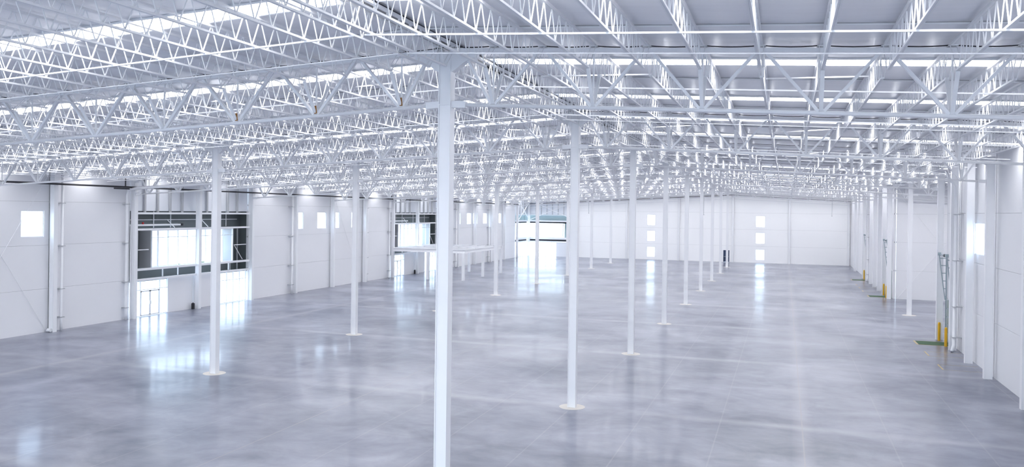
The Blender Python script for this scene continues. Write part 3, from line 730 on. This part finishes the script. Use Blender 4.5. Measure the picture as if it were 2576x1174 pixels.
# ------------------------------------------------------------------ dock doors, levellers, bollards
names = ['first', 'second', 'third']
for k, (ya, yb) in enumerate(docks):
    w = names[k]+' dock door from the front'
    e = thing('dock_shutter', ['grey-green dock door nearest the view, with tall tilted lift tracks', 'grey-green dock door at the distant annex corner, with tilted lift tracks', 'most distant grey-green dock door with tilted lift tracks'][k], 'dock door', (WR, (ya+yb)/2, 0)); o = (WR, (ya+yb)/2, 0)
    P = MB()
    for i in range(5): P.box(WR-.02, WR+.05, ya+.03, yb-.03, .01+i*.48, .01+i*.48+.462)
    part('door_panel', P, 'doorg', e, o)
    for i in range(1, 5):
        q = MB(); q.box(WR-.05, WR-.02, ya+.1, yb-.1, i*.48-.03, i*.48+.03); part('hinge_rail', q, 'galv', e, o)
    for yy, far_ in ((yb-.02, True), (ya+.02, False)):
        q = MB(); q.box(WR-.10, WR-.04, yy-.03, yy+.03, 0, 5.03); part('wall_track', q, 'galv', e, o)
        q = MB(); q.bar((WR-.12, yy, 2.4), (WR-.46, yy, 5.08), .05, .05); part('tilted_track', q, 'galv', e, o)
        for z in (2.6, 3.05, 3.5, 3.95, 4.4, 4.82):
            xx = WR-.12-(z-2.4)/2.68*.34; q = MB(); q.box(xx, WR-.06, yy-.02, yy+.02, z-.025, z+.025); part('track_rung', q, 'galv', e, o)
        q = MB(); q.box(WR-.52, WR-.36, yy-.05, yy+.05, 4.98, 5.16); part('end_bracket', q, 'galv', e, o)
    q = MB(); q.tube((WR-.42, ya-.05, 5.05), (WR-.42, yb+.05, 5.05), .03); part('shaft', q, 'galv', e, o)
    q = MB(); q.tube((WR-.42, (ya+yb)/2-.6, 5.05), (WR-.42, (ya+yb)/2-.3, 5.05), .09, 14); part('drum', q, 'clad', e, o, label='dark cable drum')
    pa, pb = (ya+.2, ya+1.6)
    q = MB(); q.box(7.3, WR-.05, pa, pb, 0.0, .012)
    e2 = thing('dock_leveller', ['green dock leveller plate in the floor by the nearest dock door', 'green dock leveller plate in the floor at the distant annex corner', 'most distant green dock leveller plate, near the far wall'][k], 'dock leveller', (8.2, (pa+pb)/2, 0)); o2 = (8.2, (pa+pb)/2, 0)
    part('plate', q, 'green', e2, o2)
    q = MB(); q.box(7.17, 7.27, pa-.05, pb+.05, 0, .006); q.box(7.27, WR-.1, pa-.07, pa-.02, 0, .005); q.box(7.27, WR-.1, pb+.02, pb+.07, 0, .005)
    part('painted_border', q, 'mark', e2, o2, label='worn yellow painted border')
    for x, y, l2 in ((8.64, yb-.05, 'farther'), (8.61, ya-.02, 'nearer')):
        q = MB(); n = 20; R = .075
        prof = [(R, 0), (R, .98), (R*.93, 1.03), (R*.7, 1.06), (R*.35, 1.075), (0.001, 1.08)]
        q.v = [(r_*math.cos(2*math.pi*i/n), r_*math.sin(2*math.pi*i/n), z) for r_, z in prof for i in range(n)]
        q.f = [(a*n+i, a*n+(i+1)%n, (a+1)*n+(i+1)%n, (a+1)*n+i) for a in range(len(prof)-1) for i in range(n)]
        q.smooth = True
        ob = link('bollard', q.mesh('bollard', 'yellow'), None, (x, y, 0))
        tag(ob, 'yellow steel bollard on the %s side of the %s dock door' % ('annex' if (l2 == 'farther') == (k == 0) else 'other', names[k]), 'bollard', 'yellow bollards by the dock doors', 'thing')
for k, y in enumerate((46.5, 42.55, 83.3, 87.0, 90.6)):
    q = MB(); q.box(7.17, 7.24, y, y+1.45, 0, .005)
    q.box(7.24, WR-.1, y-.012, y+.012, 0, .004); q.box(7.24, WR-.1, y+1.438, y+1.462, 0, .004)
    lab = ['between the first dock door and the window-lit column', 'beneath the bright side window', 'first beyond the second dock door', 'second beyond the second dock door', 'third beyond the second dock door'][k]
    solo('floor_marking', q, 'mark', 'worn yellow painted bay outline on floor, '+lab, 'floor marking', (7.2, y, 0), 'worn yellow bay outlines on the floor')

# ------------------------------------------------------------------ outside the windows
for k, (y0, y1) in enumerate(((30, 52), (54, 90), (95, 135))):
    q = MB(); q.box(-54.4, -53.8, y0, y1, -.05, .75); q.box(-54.5, -53.7, y0, y1, .75, .82)
    solo('planter_wall', q, 'wall', 'low white planter wall outside, %s' % ['seen through the first glass doors', 'seen past the steel platform', 'outside the glazed corner'][k], 'wall', (-54, y0, -.05))
def bush(x, y, r, k):
    q = MB(); rn = random.Random(k)
    for i in range(420):
        th = rn.uniform(0, 2*math.pi); ph = rn.uniform(-.2, 1.45); rad = r*(.75+.3*rn.random())
        c = Vector((x+rad*math.cos(th)*math.cos(ph), y+rad*math.sin(th)*math.cos(ph), .2+r*.9*math.sin(ph)+.3))
        a = Vector((rn.uniform(-1,1), rn.uniform(-1,1), rn.uniform(-1,1))).normalized()*.16; b_ = a.cross(Vector((rn.uniform(-1,1), rn.uniform(-1,1), rn.uniform(-1,1)))).normalized()*.12
        q.quad([c-a, c-b_, c+a, c+b_])
    st = MB(); st.tube((x, y, -.05), (x, y, .7), .08)
    e = thing('bush', 'green leafy bush outside behind planter wall, %s from the near end' % ORD[k+1], 'bush', (x, y, -.05), 0, 'bushes outside the window wall')
    part('foliage', q, 'hedge', e, (x, y, -.05)); part('stem', st, 'clad', e, (x, y, -.05))
for k in range(9): bush(-60.2-(k % 2)*.6, 48+k*3.0, .55+.12*(k % 3), k)

# ------------------------------------------------------------------ sky and sun
w = bpy.data.worlds.new('world'); bpy.context.scene.world = w; w.use_nodes = True
N, L = w.node_tree.nodes, w.node_tree.links; bg = N['Background']
tc = N.new('ShaderNodeTexCoord'); sp = N.new('ShaderNodeSeparateXYZ'); L.new(tc.outputs['Generated'], sp.inputs[0])
cr = N.new('ShaderNodeValToRGB'); L.new(sp.outputs['Z'], cr.inputs['Fac'])
cr.color_ramp.elements[0].position = 0; cr.color_ramp.elements[0].color = (.95, .97, 1, 1)
cr.color_ramp.elements[1].position = .35; cr.color_ramp.elements[1].color = (.60, .76, 1, 1)
e3 = cr.color_ramp.elements.new(.06); e3.color = (.74, .88, 1, 1)
L.new(cr.outputs[0], bg.inputs['Color']); 
mr = N.new('ShaderNodeMapRange'); L.new(sp.outputs['Y'], mr.inputs['Value'])     # the sky is brighter on the sunward side, behind the camera
mr.inputs['From Min'].default_value = -1; mr.inputs['From Max'].default_value = 0; mr.inputs['To Min'].default_value = 6.8; mr.inputs['To Max'].default_value = 4.6
L.new(mr.outputs[0], bg.inputs['Strength'])
sc = bpy.context.scene
sc.view_settings.view_transform = 'Standard'; sc.view_settings.look = 'None'; sc.view_settings.gamma = 1
sc.view_settings.use_curve_mapping = False; sc.view_settings.exposure = 0.12
cy = sc.cycles
cy.use_denoising = True; cy.max_bounces = 10; cy.diffuse_bounces = 8; cy.glossy_bounces = 4; cy.transparent_max_bounces = 12
cy.sample_clamp_indirect = 12; cy.caustics_reflective = False; cy.caustics_refractive = False
